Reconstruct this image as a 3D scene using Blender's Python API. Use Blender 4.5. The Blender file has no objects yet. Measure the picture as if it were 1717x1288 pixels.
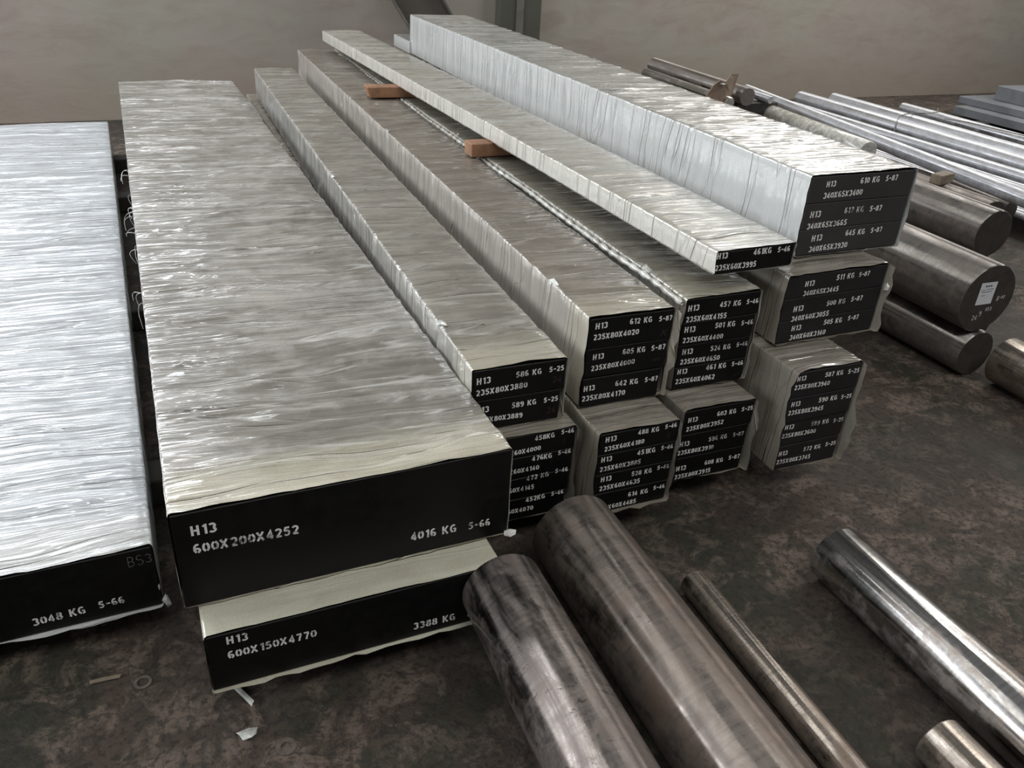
import bpy, bmesh, math, random
import numpy as np
from mathutils import Vector, Matrix

sc = bpy.context.scene
col = sc.collection
# ---------------------------------------------------------------- camera
cam_d = bpy.data.cameras.new('camera')
cam_d.sensor_width = 36.0
cam_d.lens = 1397.09 / 1717 * 36.0
cam_d.clip_start = 0.02
cam_o = bpy.data.objects.new('camera', cam_d)
col.objects.link(cam_o)
RX = Vector((0.91998408, -0.38856124, 0.05147275))
UX = Vector((0.14852589, 0.46712462, 0.87162758))
FX = Vector((0.36272489, 0.79423847, -0.48745862))
m = Matrix.Identity(4)
for i in range(3):
    m[i][0] = RX[i]; m[i][1] = UX[i]; m[i][2] = -FX[i]
m[0][3], m[1][3], m[2][3] = 0.0, 0.0, 1.35851
cam_o.matrix_world = m
sc.camera = cam_o
# ---------------------------------------------------------------- light of the hall
w = bpy.data.worlds.new('hall_ambient')
sc.world = w
w.use_nodes = True
w.node_tree.nodes['Background'].inputs['Color'].default_value = (0.95, 0.97, 1.0, 1)
w.node_tree.nodes['Background'].inputs['Strength'].default_value = 0.14


def area_light(name, loc, target, sx, sy, power, color):
    d = bpy.data.lights.new(name, 'AREA')
    d.shape = 'RECTANGLE'
    d.size = sx; d.size_y = sy
    d.energy = power
    d.color = color
    o = bpy.data.objects.new(name, d)
    col.objects.link(o)
    o.location = loc
    o.rotation_euler = (Vector(target) - Vector(loc)).to_track_quat('-Z', 'Y').to_euler()
    return o


area_light('window_light_left', (-5.4, 3.1, 2.7), (0.5, 3.1, 0.9), 7.2, 2.2, 270, (0.95, 0.98, 1.0))
area_light('window_light_back_left', (-2.2, 6.40, 2.65), (-1.2, 1.0, 0.2), 5.0, 2.3, 430, (0.90, 0.95, 1.0))
area_light('window_light_back_right', (5.2, 6.40, 3.15), (2.6, 1.0, 0.4), 4.2, 1.5, 115, (1.0, 0.98, 0.92))
area_light('window_light_right', (8.6, 3.0, 3.4), (1.0, 2.5, 0.3), 7.0, 0.8, 110, (1.0, 0.96, 0.90))
area_light('wall_fill_left', (-1.8, 4.2, 6.0), (-0.4, 5.2, 0.0), 0.5, 5.0, 95, (1.0, 0.99, 0.95))  # unseen overhead strip, added to light the wall and block tops
area_light('wall_fill_right', (6.0, 4.2, 6.0), (5.2, 6.3, 0.2), 0.5, 5.0, 175, (1.0, 0.99, 0.95))  # added fill strip turned at the back wall to brighten its right part
area_light('roof_light_front', (0.6, -1.6, 5.6), (0.6, 0.6, 0.0), 7.0, 2.0, 200, (1.0, 0.98, 0.93))
sc.view_settings.view_transform = 'Standard'
sc.view_settings.look = 'None'
sc.view_settings.gamma = 1.0
sc.view_settings.use_curve_mapping = False
sc.view_settings.exposure = 0.0

# ---------------------------------------------------------------- helpers
random.seed(7)


class N:
    """small node-tree writer"""
    def __init__(self, name):
        self.m = bpy.data.materials.new(name)
        self.m.use_nodes = True
        self.t = self.m.node_tree
        self.b = self.t.nodes['Principled BSDF']

    def n(self, kind, **kw):
        nd = self.t.nodes.new(kind)
        for k, v in kw.items():
            if k.startswith('i_'):
                nd.inputs[k[2:].replace('_', ' ')].default_value = v
            else:
                setattr(nd, k, v)
        return nd

    def l(self, a, b):
        self.t.links.new(a, b)

    def val(self, x, sock):
        if hasattr(x, 'links'):
            self.l(x, sock)
        else:
            sock.default_value = x

    def math(self, op, a, b=None, c=None, clamp=False):
        nd = self.n('ShaderNodeMath', operation=op)
        nd.use_clamp = clamp
        self.val(a, nd.inputs[0])
        if b is not None: self.val(b, nd.inputs[1])
        if c is not None: self.val(c, nd.inputs[2])
        return nd.outputs[0]

    def mix(self, fac, a, b, mode='MIX'):
        nd = self.n('ShaderNodeMix', data_type='RGBA', blend_type=mode)
        self.val(fac, nd.inputs['Factor'])
        for v, s in ((a, nd.inputs['A']), (b, nd.inputs['B'])):
            if isinstance(v, tuple): s.default_value = (*v, 1) if len(v) == 3 else v
            else: self.l(v, s)
        return nd.outputs['Result']

    def coord(self, kind='Object', scale=(1, 1, 1), loc=(0, 0, 0)):
        tc = self.n('ShaderNodeTexCoord')
        mp = self.n('ShaderNodeMapping')
        mp.inputs['Scale'].default_value = scale
        mp.inputs['Location'].default_value = loc
        self.l(tc.outputs[kind], mp.inputs['Vector'])
        return mp.outputs[0]

    def noise(self, vec, scale, detail=3, rough=0.55, dist=0.0):
        nd = self.n('ShaderNodeTexNoise')
        self.l(vec, nd.inputs['Vector'])
        nd.inputs['Scale'].default_value = scale
        nd.inputs['Detail'].default_value = detail
        nd.inputs['Roughness'].default_value = rough
        nd.inputs['Distortion'].default_value = dist
        return nd.outputs['Fac']

    def ramp(self, v, lo, hi, a=0.0, b=1.0):
        nd = self.n('ShaderNodeMapRange')
        nd.interpolation_type = 'SMOOTHSTEP'
        self.val(v, nd.inputs['Value'])
        nd.inputs['From Min'].default_value = lo
        nd.inputs['From Max'].default_value = hi
        nd.inputs['To Min'].default_value = a
        nd.inputs['To Max'].default_value = b
        return nd.outputs[0]

    def bump(self, h, strength, dist, prev=None):
        nd = self.n('ShaderNodeBump')
        nd.inputs['Strength'].default_value = strength
        nd.inputs['Distance'].default_value = dist
        self.l(h, nd.inputs['Height'])
        if prev is not None: self.l(prev, nd.inputs['Normal'])
        return nd.outputs[0]

    def set(self, **kw):
        for k, v in kw.items():
            s = self.b.inputs[k.replace('_', ' ')]
            if isinstance(v, tuple): s.default_value = (*v, 1) if len(v) == 3 else v
            else: self.val(v, s)
        return self.m


def mesh_obj(name, verts, faces, mat, parent=None, uv=None, smooth=False):
    me = bpy.data.meshes.new(name)
    verts = np.asarray(verts, dtype=np.float32)
    if isinstance(faces, np.ndarray) and faces.ndim == 2:
        nf, k = faces.shape
        me.vertices.add(len(verts)); me.vertices.foreach_set('co', verts.ravel())
        me.loops.add(nf * k); me.loops.foreach_set('vertex_index', faces.ravel().astype(np.int32))
        me.polygons.add(nf)
        me.polygons.foreach_set('loop_start', np.arange(0, nf * k, k, dtype=np.int32))
        me.polygons.foreach_set('loop_total', np.full(nf, k, dtype=np.int32))
        if uv is not None:
            l = me.uv_layers.new(name='UVMap')
            l.data.foreach_set('uv', np.asarray(uv, dtype=np.float32)[faces.ravel()].ravel())
        me.update(calc_edges=True)
    else:
        me.from_pydata([tuple(map(float, v)) for v in verts], [], faces)
        me.update()
    if smooth:
        me.polygons.foreach_set('use_smooth', np.ones(len(me.polygons), dtype=bool))
    me.materials.append(mat)
    o = bpy.data.objects.new(name, me)
    col.objects.link(o)
    o.parent = parent
    return o


def bm_obj(name, bm, mat, parent=None, smooth=False):
    me = bpy.data.meshes.new(name)
    bm.normal_update()
    bm.to_mesh(me); bm.free()
    if smooth:
        me.polygons.foreach_set('use_smooth', np.ones(len(me.polygons), dtype=bool))
    me.materials.append(mat)
    o = bpy.data.objects.new(name, me)
    col.objects.link(o)
    o.parent = parent
    return o


def box_bm(x0, x1, y0, y1, z0, z1, bev=0.0, seg=1):
    bm = bmesh.new()
    bmesh.ops.create_cube(bm, size=1.0)
    for v in bm.verts:
        v.co = Vector((x0 + (v.co.x + .5) * (x1 - x0), y0 + (v.co.y + .5) * (y1 - y0), z0 + (v.co.z + .5) * (z1 - z0)))
    if bev:
        bmesh.ops.bevel(bm, geom=list(bm.edges), offset=bev, segments=seg, affect='EDGES', profile=0.6)
    return bm


def tag(o, label=None, cat=None, group=None, kind=None):
    if label: o['label'] = label
    if cat: o['category'] = cat
    if group: o['group'] = group
    if kind: o['kind'] = kind
    return o


def empty(name, loc, rz=0.0):
    o = bpy.data.objects.new(name, None)
    o.empty_display_size = 0.1
    o.location = loc
    o.rotation_euler = (0, 0, rz)
    col.objects.link(o)
    return o


def lattice(rng, u, v):
    """smooth 2-D value noise in -1..1 for arrays u, v"""
    T = rng.random((256, 256)) * 2 - 1
    iu = np.floor(u).astype(int); iv = np.floor(v).astype(int)
    fu = u - iu; fv = v - iv
    fu = fu * fu * (3 - 2 * fu); fv = fv * fv * (3 - 2 * fv)
    g = lambda a, b: T[a % 256, b % 256]
    return ((g(iu, iv) * (1 - fu) + g(iu + 1, iv) * fu) * (1 - fv)
            + (g(iu, iv + 1) * (1 - fu) + g(iu + 1, iv + 1) * fu) * fv)


def facet(rng, u, v):
    """value noise, smooth along u but piecewise linear along v: flat film facets with crisp creases"""
    T = rng.random((256, 256)) * 2 - 1
    J = rng.random(256) * 0.7 - 0.35
    iu = np.floor(u).astype(int); fu = u - iu
    fu = fu * fu * (3 - 2 * fu)
    iv = np.floor(v).astype(int); fv = v - iv
    def g(a):
        k = 0.5 + J[iv % 256] * 0.9
        mid = T[a % 256, (iv + 128) % 256]
        lo = T[a % 256, iv % 256]; hi = T[a % 256, (iv + 1) % 256]
        return np.where(fv < k, lo + (mid - lo) * fv / k, mid + (hi - mid) * (fv - k) / (1 - k))
    return g(iu) * (1 - fu) + g(iu + 1) * fu


def tube_mesh(paths, r, k=5):
    """thin round threads / wires along point lists"""
    V = []; F = []
    for pts in paths:
        pts = [Vector(p) for p in pts]
        b = len(V)
        for i, p in enumerate(pts):
            t = (pts[min(i + 1, len(pts) - 1)] - pts[max(i - 1, 0)]).normalized()
            a = t.cross(Vector((0.13, 0.31, 0.94))).normalized()
            c = t.cross(a)
            for j in range(k):
                q = 2 * math.pi * j / k
                V.append(p + a * (r * math.cos(q)) + c * (r * math.sin(q)))
        for i in range(len(pts) - 1):
            for j in range(k):
                F.append((b + i * k + j, b + i * k + (j + 1) % k, b + (i + 1) * k + (j + 1) % k, b + (i + 1) * k + j))
        F.append(tuple(b + j for j in range(k))[::-1])
        F.append(tuple(b + (len(pts) - 1) * k + j for j in range(k)))
    return V, F


# ---------------------------------------------------------------- materials
def wrap_material(name, white, under, cover, dust, cream=0.0, seed=0.0, rough=0.30, brown=0.3, streaky=1.0, slant=0.06):
    """woven sheeting under tight stretch film; uv = (girth, length) in metres"""
    a = N(name)
    uv = a.n('ShaderNodeTexCoord').outputs['UV']
    def mp(sx, sy, o=0.0, src=None):
        q = a.n('ShaderNodeMapping')
        q.inputs['Scale'].default_value = (sx, sy, 1)
        q.inputs['Location'].default_value = (seed + o, seed * 1.7 + o, 0)
        a.l(src or uv, q.inputs['Vector'])
        return q.outputs[0]
    # the winding runs slightly aslant and wanders
    s0 = a.n('ShaderNodeSeparateXYZ'); a.l(uv, s0.inputs[0])
    wan = a.noise(mp(2.0, 2.6, 15.0), 1.0, 2, 0.5)
    yy = a.math('ADD', s0.outputs['Y'], a.math('ADD', a.math('MULTIPLY', s0.outputs['X'], slant), a.math('MULTIPLY', wan, 0.11)))
    cb = a.n('ShaderNodeCombineXYZ'); a.l(s0.outputs['X'], cb.inputs[0]); a.l(yy, cb.inputs[1])
    wv = cb.outputs[0]
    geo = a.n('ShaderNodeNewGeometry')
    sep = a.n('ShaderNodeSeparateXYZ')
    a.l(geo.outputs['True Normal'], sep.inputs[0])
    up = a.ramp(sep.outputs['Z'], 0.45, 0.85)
    streak = a.noise(mp(1.0, 24.0, 0, wv), 1.0, 3, 0.52, 0.35)
    rdg = a.math('ABSOLUTE', a.math('SUBTRACT', a.noise(mp(0.8, 13.0, 5.3, wv), 1.0, 2, 0.5, 0.35), 0.5))
    ridge = a.ramp(rdg, 0.0, 0.018, 1.0, 0.0)
    rdk = a.math('ABSOLUTE', a.math('SUBTRACT', a.noise(mp(1.0, 11.0, 11.9, wv), 1.0, 2, 0.5, 0.4), 0.5))
    darkline = a.ramp(rdk, 0.0, 0.016, 1.0, 0.0)
    fine = a.noise(mp(2.0, 70.0, 3.1, wv), 1.0, 3, 0.55, 0.3)
    patch = a.noise(mp(2.6, 2.2, 7.7), 1.0, 4, 0.6, 0.3)
    blot = a.noise(mp(11.0, 17.0, 1.7), 1.0, 6, 0.68, 0.6)
    crink = a.noise(mp(60.0, 75.0, 4.4), 1.0, 4, 0.6, 0.4)
    f = a.math('ADD', a.math('MULTIPLY', streak, 0.22), a.math('MULTIPLY', fine, 0.12))
    f = a.math('ADD', f, a.math('ADD', a.math('MULTIPLY', patch, 0.34), a.math('MULTIPLY', blot, 0.32)))
    cov = a.ramp(f, 0.60 - cover * 0.26, 0.82 - cover * 0.28)
    c = a.mix(cov, under, white)
    c = a.mix(a.math('MULTIPLY', ridge, 0.50 * min(1, streaky * 1.2)), c, tuple(min(.8, x * 1.35) for x in white))
    c = a.mix(a.math('MULTIPLY', a.math('MULTIPLY', darkline, a.math('MULTIPLY_ADD', up, 0.7, 0.3)), 0.38 * min(1, streaky * 1.2)), c, tuple(x * 0.45 for x in under))
    br = a.ramp(a.math('ADD', a.math('MULTIPLY', patch, 0.6), a.math('MULTIPLY', blot, 0.4)), 0.50, 0.68)
    c = a.mix(a.math('MULTIPLY', br, brown), c, (0.17, 0.115, 0.085))
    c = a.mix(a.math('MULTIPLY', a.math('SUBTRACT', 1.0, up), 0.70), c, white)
    sy = a.n('ShaderNodeSeparateXYZ'); a.l(uv, sy.inputs[0])
    ph = a.math('FRACT', a.math('DIVIDE', a.math('ADD', sy.outputs['Y'], a.math('ADD', a.math('MULTIPLY', sy.outputs['X'], 0.10), a.math('MULTIPLY', patch, 0.25))), 0.19))
    seam = a.math('MULTIPLY', a.ramp(ph, 0.0, 0.025, 1.0, 0.0), a.math('SUBTRACT', 1.0, up))
    c = a.mix(a.math('MULTIPLY', seam, 0.5), c, tuple(x * 0.55 for x in under))
    # settled dust on faces that look up
    dn = a.ramp(blot, 0.3, 0.7, 0.55, 1.0)
    c = a.mix(a.math('MULTIPLY', a.math('MULTIPLY', up, dn), dust), c, (0.16, 0.145, 0.115))
    # cream cloth ends near the front
    if cream:
        s2 = a.n('ShaderNodeSeparateXYZ'); a.l(uv, s2.inputs[0])
        wob = a.math('ADD', s2.outputs['Y'], a.math('MULTIPLY', streak, 0.10))
        c = a.mix(a.ramp(wob, 0.22, 0.10, 0.0, cream), c, (0.60, 0.56, 0.42))
    # small dark weave dots
    vor = a.n('ShaderNodeTexNoise'); a.l(mp(260, 420), vor.inputs['Vector']); vor.inputs['Scale'].default_value = 1.0
    weave = vor.outputs['Fac']
    c = a.mix(a.ramp(weave, 0.35, 0.6, 0.18, 0.0), c, (0.12, 0.11, 0.10))
    h0 = a.bump(ridge, 0.9 * streaky, 0.0045)
    h1n = a.n('ShaderNodeBump')
    h1n.inputs['Distance'].default_value = 0.020
    a.l(streak, h1n.inputs['Height']); a.l(h0, h1n.inputs['Normal'])
    a.l(a.math('MULTIPLY', a.math('MULTIPLY_ADD', up, 0.65, 0.35), 0.75 * streaky), h1n.inputs['Strength'])
    h1 = h1n.outputs[0]
    hc = h1
    h1 = a.bump(crink, 0.35, 0.0016, h1)
    h2 = a.bump(fine, 0.4 * streaky, 0.0030, h1)
    h3 = a.bump(weave, 0.25, 0.0008, h2)
    a.set(Base_Color=c, Roughness=a.ramp(patch, 0.35, 0.65, rough + 0.16, rough), Specular_IOR_Level=0.55,
          Coat_Weight=1.0, Coat_Roughness=0.06, Normal=h3)
    a.l(hc, a.b.inputs['Coat Normal'])
    return a.m


def plain(name, c, rough, metal=0.0, var=0.15, scale=8.0, bump=0.0, coat=0.0, c2=None):
    a = N(name)
    v = a.coord('Object')
    n = a.noise(v, scale, 5, 0.6, 0.2)
    dark = tuple(x * (1 - var * 2) for x in c) if c2 is None else c2
    a.set(Base_Color=a.mix(a.ramp(n, 0.35, 0.65), dark, c), Roughness=a.ramp(n, 0.3, 0.7, rough * 0.85, min(1, rough * 1.15)),
          Metallic=metal, Coat_Weight=coat, Specular_IOR_Level=0.25 if 'end_paint' in name else 0.5)
    if bump:
        a.set(Normal=a.bump(a.noise(v, scale * 8, 5, 0.65), 0.5, bump))
    return a.m


def bar_material(name, metal_c, film_c, film_lo, film_hi, rough, turn=0.5, marks=0.3, green=0.0, aniso=1.0):
    """ground steel with turning marks and patches of brown oil/rust film; bar axis is object Y"""
    a = N(name)
    v = a.coord('Object')
    vy = a.coord('Object', (2.0, 90.0, 2.0))
    vl = a.coord('Object', (9.0, 2.2, 9.0))
    turnn = a.noise(vy, 1.6, 3, 0.6)
    film = a.noise(vl, 1.0, 6, 0.62, 0.8)
    film2 = a.noise(v, 26.0, 5, 0.7, 0.4)
    fm = a.ramp(a.math('ADD', a.math('MULTIPLY', film, 0.75), a.math('MULTIPLY', film2, 0.25)), film_lo, film_hi, 0.0, 0.88)
    ragged = a.ramp(a.noise(a.coord('Object', (30, 60, 30)), 1.0, 6, 0.7, 1.0), 0.60, 0.66)
    mc = a.mix(a.ramp(turnn, 0.3, 0.7), tuple(x * 0.8 for x in metal_c), metal_c)
    fc = a.mix(a.ramp(film2, 0.35, 0.65), tuple(x * 0.55 for x in film_c), film_c)
    if green:
        gr = a.ramp(a.noise(a.coord('Object', (7, 5, 7), (3, 1, 2)), 1.0, 5, 0.65, 0.5), 0.56, 0.68)
        fc = a.mix(a.math('MULTIPLY', gr, green), fc, (0.035, 0.04, 0.018))
    c = a.mix(fm, mc, fc)
    c = a.mix(a.math('MULTIPLY', ragged, marks), c, (0.03, 0.025, 0.02))
    rg = a.math('ADD', a.math('MULTIPLY', fm, 0.13), a.math('MULTIPLY', turnn, 0.07))
    b1 = a.bump(turnn, turn, 0.0008)
    b2 = a.bump(film2, 0.2, 0.0002, b1)
    # turned surface: the fine grooves run round the bar, so highlights stretch along its axis
    tv = a.n('ShaderNodeVectorTransform', vector_type='VECTOR', convert_from='OBJECT', convert_to='WORLD')
    tv.inputs[0].default_value = (0, 1, 0)
    a.l(tv.outputs[0], a.b.inputs['Tangent'])
    a.set(Base_Color=c, Metallic=a.ramp(fm, 0, 1, 1.0, 0.30), Roughness=a.math('ADD', rg, rough + 0.03), Anisotropic=aniso, Normal=b2)
    return a.m


M = {}
UNDER = (0.20, 0.19, 0.17)
M['wrap_a'] = wrap_material('wrap_blue_white', (0.54, 0.57, 0.61), (0.28, 0.30, 0.33), 0.95, 0.05, 0.2, 1.0, 0.26, 0.10)
M['wrap_b'] = wrap_material('wrap_white_woven', (0.54, 0.535, 0.52), (0.17, 0.16, 0.14), 0.66, 0.18, 0.5, 2.3, 0.26, 0.32)
M['wrap_lb'] = wrap_material('wrap_cream_cloth', (0.53, 0.54, 0.45), (0.38, 0.36, 0.29), 0.9, 0.1, 0.2, 9.3, 0.5, 0.25, streaky=0.15)
M['wrap_c'] = wrap_material('wrap_grey_creased', (0.45, 0.44, 0.41), (0.18, 0.165, 0.14), 0.66, 0.45, 0.35, 3.7, 0.28, 0.42)
M['wrap_d'] = wrap_material('wrap_dusty_brown', (0.48, 0.45, 0.41), (0.15, 0.12, 0.10), 0.56, 0.70, 0.3, 4.9, 0.34, 0.55)
M['wrap_e'] = wrap_material('wrap_dusty_olive', (0.42, 0.41, 0.37), (0.14, 0.13, 0.105), 0.55, 0.80, 0.2, 5.2, 0.36, 0.45)
M['wrap_f'] = wrap_material('wrap_pale_strip', (0.60, 0.59, 0.54), (0.32, 0.30, 0.255), 0.85, 0.50, 0.0, 6.1, 0.26, 0.15)
M['wrap_g'] = wrap_material('wrap_pale_tall', (0.58, 0.60, 0.60), (0.34, 0.34, 0.32), 0.90, 0.62, 0.0, 7.4, 0.25, 0.12)
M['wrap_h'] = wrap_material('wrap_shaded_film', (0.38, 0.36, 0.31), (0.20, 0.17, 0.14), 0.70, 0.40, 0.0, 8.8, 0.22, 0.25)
M['paint_g'] = plain('black_end_paint_glare_tint', (0.045, 0.043, 0.044), 0.45, 0, 0.06, 10, 0.0003)  # black lifted to grey: veiling haze and glare put into the colour
M['paint'] = plain('black_end_paint', (0.0035, 0.0034, 0.0036), 0.5, 0, 0.15, 30, 0.0004)
M['paint_haze_tint'] = plain('black_end_paint_haze_tint', (0.020, 0.019, 0.020), 0.50, 0, 0.12, 14, 0.0004)  # paler black for the right-hand ends, haze mixed into the base colour


def stencil_material():
    a = N('white_stencil_paint')
    v = a.coord('Object')
    n1 = a.noise(v, 190, 3, 0.7)
    n2 = a.noise(v, 13, 3, 0.5)
    f = a.ramp(a.math('ADD', a.math('MULTIPLY', n1, 0.45), a.math('MULTIPLY', n2, 0.55)), 0.34, 0.50)
    return a.set(Base_Color=a.mix(f, (0.05, 0.05, 0.05), (0.78, 0.78, 0.77)), Roughness=0.6)


M['stencil'] = stencil_material()
M['chalk'] = plain('grey_chalk', (0.16, 0.16, 0.15), 0.9, 0, 0.3, 120)
M['chalk_red'] = plain('dull_marker', (0.055, 0.03, 0.03), 0.8, 0, 0.3, 120)
M['shreds'] = plain('torn_white_film', (0.62, 0.63, 0.60), 0.38, 0, 0.2, 40, 0.001, 0.4)
M['wood'] = plain('orange_brown_wood', (0.30, 0.155, 0.085), 0.65, 0, 0.18, 12, 0.0012)
M['wood_grey'] = plain('weathered_wood', (0.22, 0.18, 0.13), 0.75, 0, 0.2, 18, 0.001)
M['wood_dark'] = plain('dark_timber', (0.055, 0.05, 0.045), 0.8, 0, 0.2, 18, 0.001)
M['cardboard'] = plain('brown_cardboard', (0.26, 0.19, 0.14), 0.8, 0, 0.15, 9, 0.0006)
M['bar_spotted'] = bar_material('ground_bar_mottled', (0.42, 0.38, 0.36), (0.15, 0.115, 0.10), 0.38, 0.60, 0.14, 0.10, 0.7, 0.6)
M['bar_scored'] = bar_material('ground_bar_scored', (0.40, 0.36, 0.33), (0.165, 0.12, 0.095), 0.34, 0.60, 0.18, 0.4, 0.35, 0.1)
M['bar_slim'] = bar_material('slim_bar_bronze', (0.56, 0.50, 0.44), (0.19, 0.135, 0.10), 0.38, 0.62, 0.16, 0.3, 0.3)
M['bar_mirror'] = bar_material('slim_bar_bright', (0.64, 0.63, 0.62), (0.26, 0.20, 0.16), 0.44, 0.66, 0.10, 0.08, 0.1)
M['bar_black'] = bar_material('rolled_bar_dark', (0.30, 0.285, 0.27), (0.19, 0.16, 0.145), 0.36, 0.62, 0.20, 0.2, 0.3)
M['bar_silver'] = bar_material('polished_silver_bar', (0.80, 0.81, 0.86), (0.50, 0.51, 0.54), 0.30, 0.62, 0.24, 0.1, 0.05)
M['bar_brown'] = bar_material('brown_bar', (0.36, 0.33, 0.31), (0.19, 0.16, 0.14), 0.36, 0.62, 0.36, 0.2, 0.1)
M['plate_grey'] = plain('grey_plate', (0.20, 0.21, 0.23), 0.5, 0.3, 0.12, 3, 0.0008)
M['label_paper'] = plain('white_paper_label', (0.68, 0.70, 0.74), 0.6, 0, 0.03, 5)
M['ink'] = plain('label_ink', (0.05, 0.05, 0.07), 0.7)
M['wire'] = plain('tie_wire', (0.22, 0.21, 0.20), 0.5, 0.6, 0.1, 20)
M['rust_ring'] = plain('rusty_ring', (0.13, 0.105, 0.09), 0.8, 0.1, 0.2, 60, 0.001)
M['film_clear'] = plain('milky_film', (0.55, 0.56, 0.53), 0.25, 0, 0.2, 30, 0.002, 0.6, (0.33, 0.31, 0.27))
M['panel'] = plain('panel_dark_tone', (0.085, 0.075, 0.065), 0.7, 0, 0.12, 4, 0.0006)
M['panel_edge'] = plain('panel_edge', (0.16, 0.15, 0.13), 0.7)


def wall_material():
    a = N('stained_plaster')
    v = a.coord('Object')
    big = a.noise(v, 0.7, 5, 0.6, 0.4)
    mid = a.noise(a.coord('Object', (1.2, 1, 3.0)), 2.2, 6, 0.65, 0.5)
    spots = a.noise(v, 26, 4, 0.6)
    c = a.mix(a.ramp(big, 0.38, 0.62), (0.35, 0.31, 0.28), (0.34, 0.325, 0.28))
    c = a.mix(a.ramp(mid, 0.38, 0.72, 0.0, 0.55), c, (0.26, 0.215, 0.185))
    c = a.mix(a.ramp(spots, 0.70, 0.78, 0.0, 0.5), c, (0.10, 0.09, 0.08))
    sep = a.n('ShaderNodeSeparateXYZ'); a.l(v, sep.inputs[0])
    low = a.ramp(a.math('ADD', sep.outputs['Z'], a.math('MULTIPLY', mid, 0.4)), 0.75, 0.20, 0.0, 0.45)
    c = a.mix(low, c, (0.27, 0.21, 0.165))
    return a.set(Base_Color=c, Roughness=0.85, Normal=a.bump(mid, 0.3, 0.01))


def floor_material():
    a = N('worn_dirty_concrete')
    v = a.coord('Object')
    big = a.noise(v, 1.3, 5, 0.6, 0.6)
    g = a.noise(a.coord('Object', (1, 1, 1), (4, 9, 0)), 3.4, 6, 0.68, 0.8)
    mid = a.noise(v, 11, 8, 0.72, 0.6)
    fine = a.noise(v, 55, 6, 0.7, 0.3)
    c = a.mix(a.ramp(big, 0.38, 0.60), (0.040, 0.030, 0.024), (0.066, 0.049, 0.040))
    c = a.mix(a.ramp(g, 0.47, 0.60, 0.0, 0.8), c, (0.026, 0.029, 0.019))
    light = a.math('MULTIPLY', a.ramp(mid, 0.47, 0.60), a.ramp(big, 0.35, 0.60, 0.15, 1.0))
    c = a.mix(a.math('MULTIPLY', light, 0.8), c, (0.17, 0.132, 0.108))
    c = a.mix(a.ramp(fine, 0.40, 0.52, 0.7, 0.0), c, (0.018, 0.016, 0.014))
    vor = a.n('ShaderNodeTexVoronoi', feature='DISTANCE_TO_EDGE')
    wv = a.n('ShaderNodeVectorMath', operation='MULTIPLY_ADD')
    nn = a.n('ShaderNodeTexNoise'); a.l(v, nn.inputs['Vector']); nn.inputs['Scale'].default_value = 6.0
    a.l(nn.outputs['Color'], wv.inputs[0]); wv.inputs[1].default_value = (0.25, 0.25, 0); a.l(v, wv.inputs[2])
    a.l(wv.outputs[0], vor.inputs['Vector']); vor.inputs['Scale'].default_value = 9.0
    crack = a.ramp(vor.outputs['Distance'], 0.0, 0.03, 0.45, 0.0)
    c = a.mix(a.math('MULTIPLY', crack, a.ramp(mid, 0.4, 0.6)), c, (0.03, 0.026, 0.022))
    b1 = a.bump(mid, 0.7, 0.016)
    b2 = a.bump(fine, 0.6, 0.005, b1)
    return a.set(Base_Color=c, Roughness=a.ramp(big, 0.3, 0.7, 0.62, 0.85), Specular_IOR_Level=0.35, Normal=b2)


# ---------------------------------------------------------------- setting
def grid_plane(name, x0, x1, y0, y1, mat):
    return mesh_obj(name, [(x0, y0, 0), (x1, y0, 0), (x1, y1, 0), (x0, y1, 0)], [(0, 1, 2, 3)], mat)


fl = bm_obj('floor', box_bm(-6, 14, -3, 6.8, -0.25, 0.0), floor_material())
fl['kind'] = 'structure'
wb = bm_obj('wall_back', box_bm(-6, 14, 6.5, 6.8, 0.0, 5.0), wall_material())
wb['kind'] = 'structure'
pil = bm_obj('trim_1', box_bm(2.64, 2.985, 6.40, 6.50, 0.0, 5.0, 0.004), plain('pillar_paint', (0.085, 0.085, 0.072), 0.8, 0, 0.1, 2))
pil['kind'] = 'structure'
pil2 = bm_obj('trim_2', box_bm(2.775, 2.83, 6.385, 6.40, 0.0, 5.0), plain('pillar_strip', (0.15, 0.15, 0.135), 0.8))
pil2['kind'] = 'structure'

br = empty('dark_panel', (2.47, 6.12, 0.0))  # broad dark sheet slanting in front of the back wall
br.rotation_euler = (math.radians(-4), math.radians(-33), 0)
tag(br, 'dark wide brace leaning diagonally against the back wall behind the bundles', 'panel')
bm_obj('panel_sheet', box_bm(-0.17, 0.15, 0, 0.04, 0.09, 1.9, 0.004), M['panel'], br)
bm_obj('flange', box_bm(-0.175, -0.165, -0.05, 0.0, 0.12, 1.9), M['panel_edge'], br)
bm_obj('flange', box_bm(0.135, 0.145, -0.05, 0.0, 0.0, 1.9), M['panel_edge'], br)

# timber sleepers under everything, crossing the gaps
for k, (y, x0, x1) in enumerate(((4.43, -1.05, 1.95), (3.03, -1.10, 1.95), (1.95, -1.10, 1.95), (5.16, -1.0, 1.9))):
    o = empty('timber_sleeper', ((x0 + x1) / 2, y, 0))
    h = (x1 - x0) / 2
    bm_obj('beam', box_bm(-h, h, -0.05, 0.05, 0.0, 0.077, 0.004), M['wood_dark'], o)
    tag(o, ['dark sleeper crossing the left gap far back under the stacks',
            'dark sleeper crossing the left gap midway under the stacks',
            'dark sleeper nearest the front under the stacks',
            'dark sleeper under the rear ends of the stacks'][k], 'sleeper', 'timber sleepers under the steel')

# ---------------------------------------------------------------- stencil glyphs
def arc(cx, cy, rx, ry, a0, a1, n=9):
    return [(cx + rx * math.cos(math.radians(a0 + (a1 - a0) * i / n)), cy + ry * math.sin(math.radians(a0 + (a1 - a0) * i / n))) for i in range(n + 1)]


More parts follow.
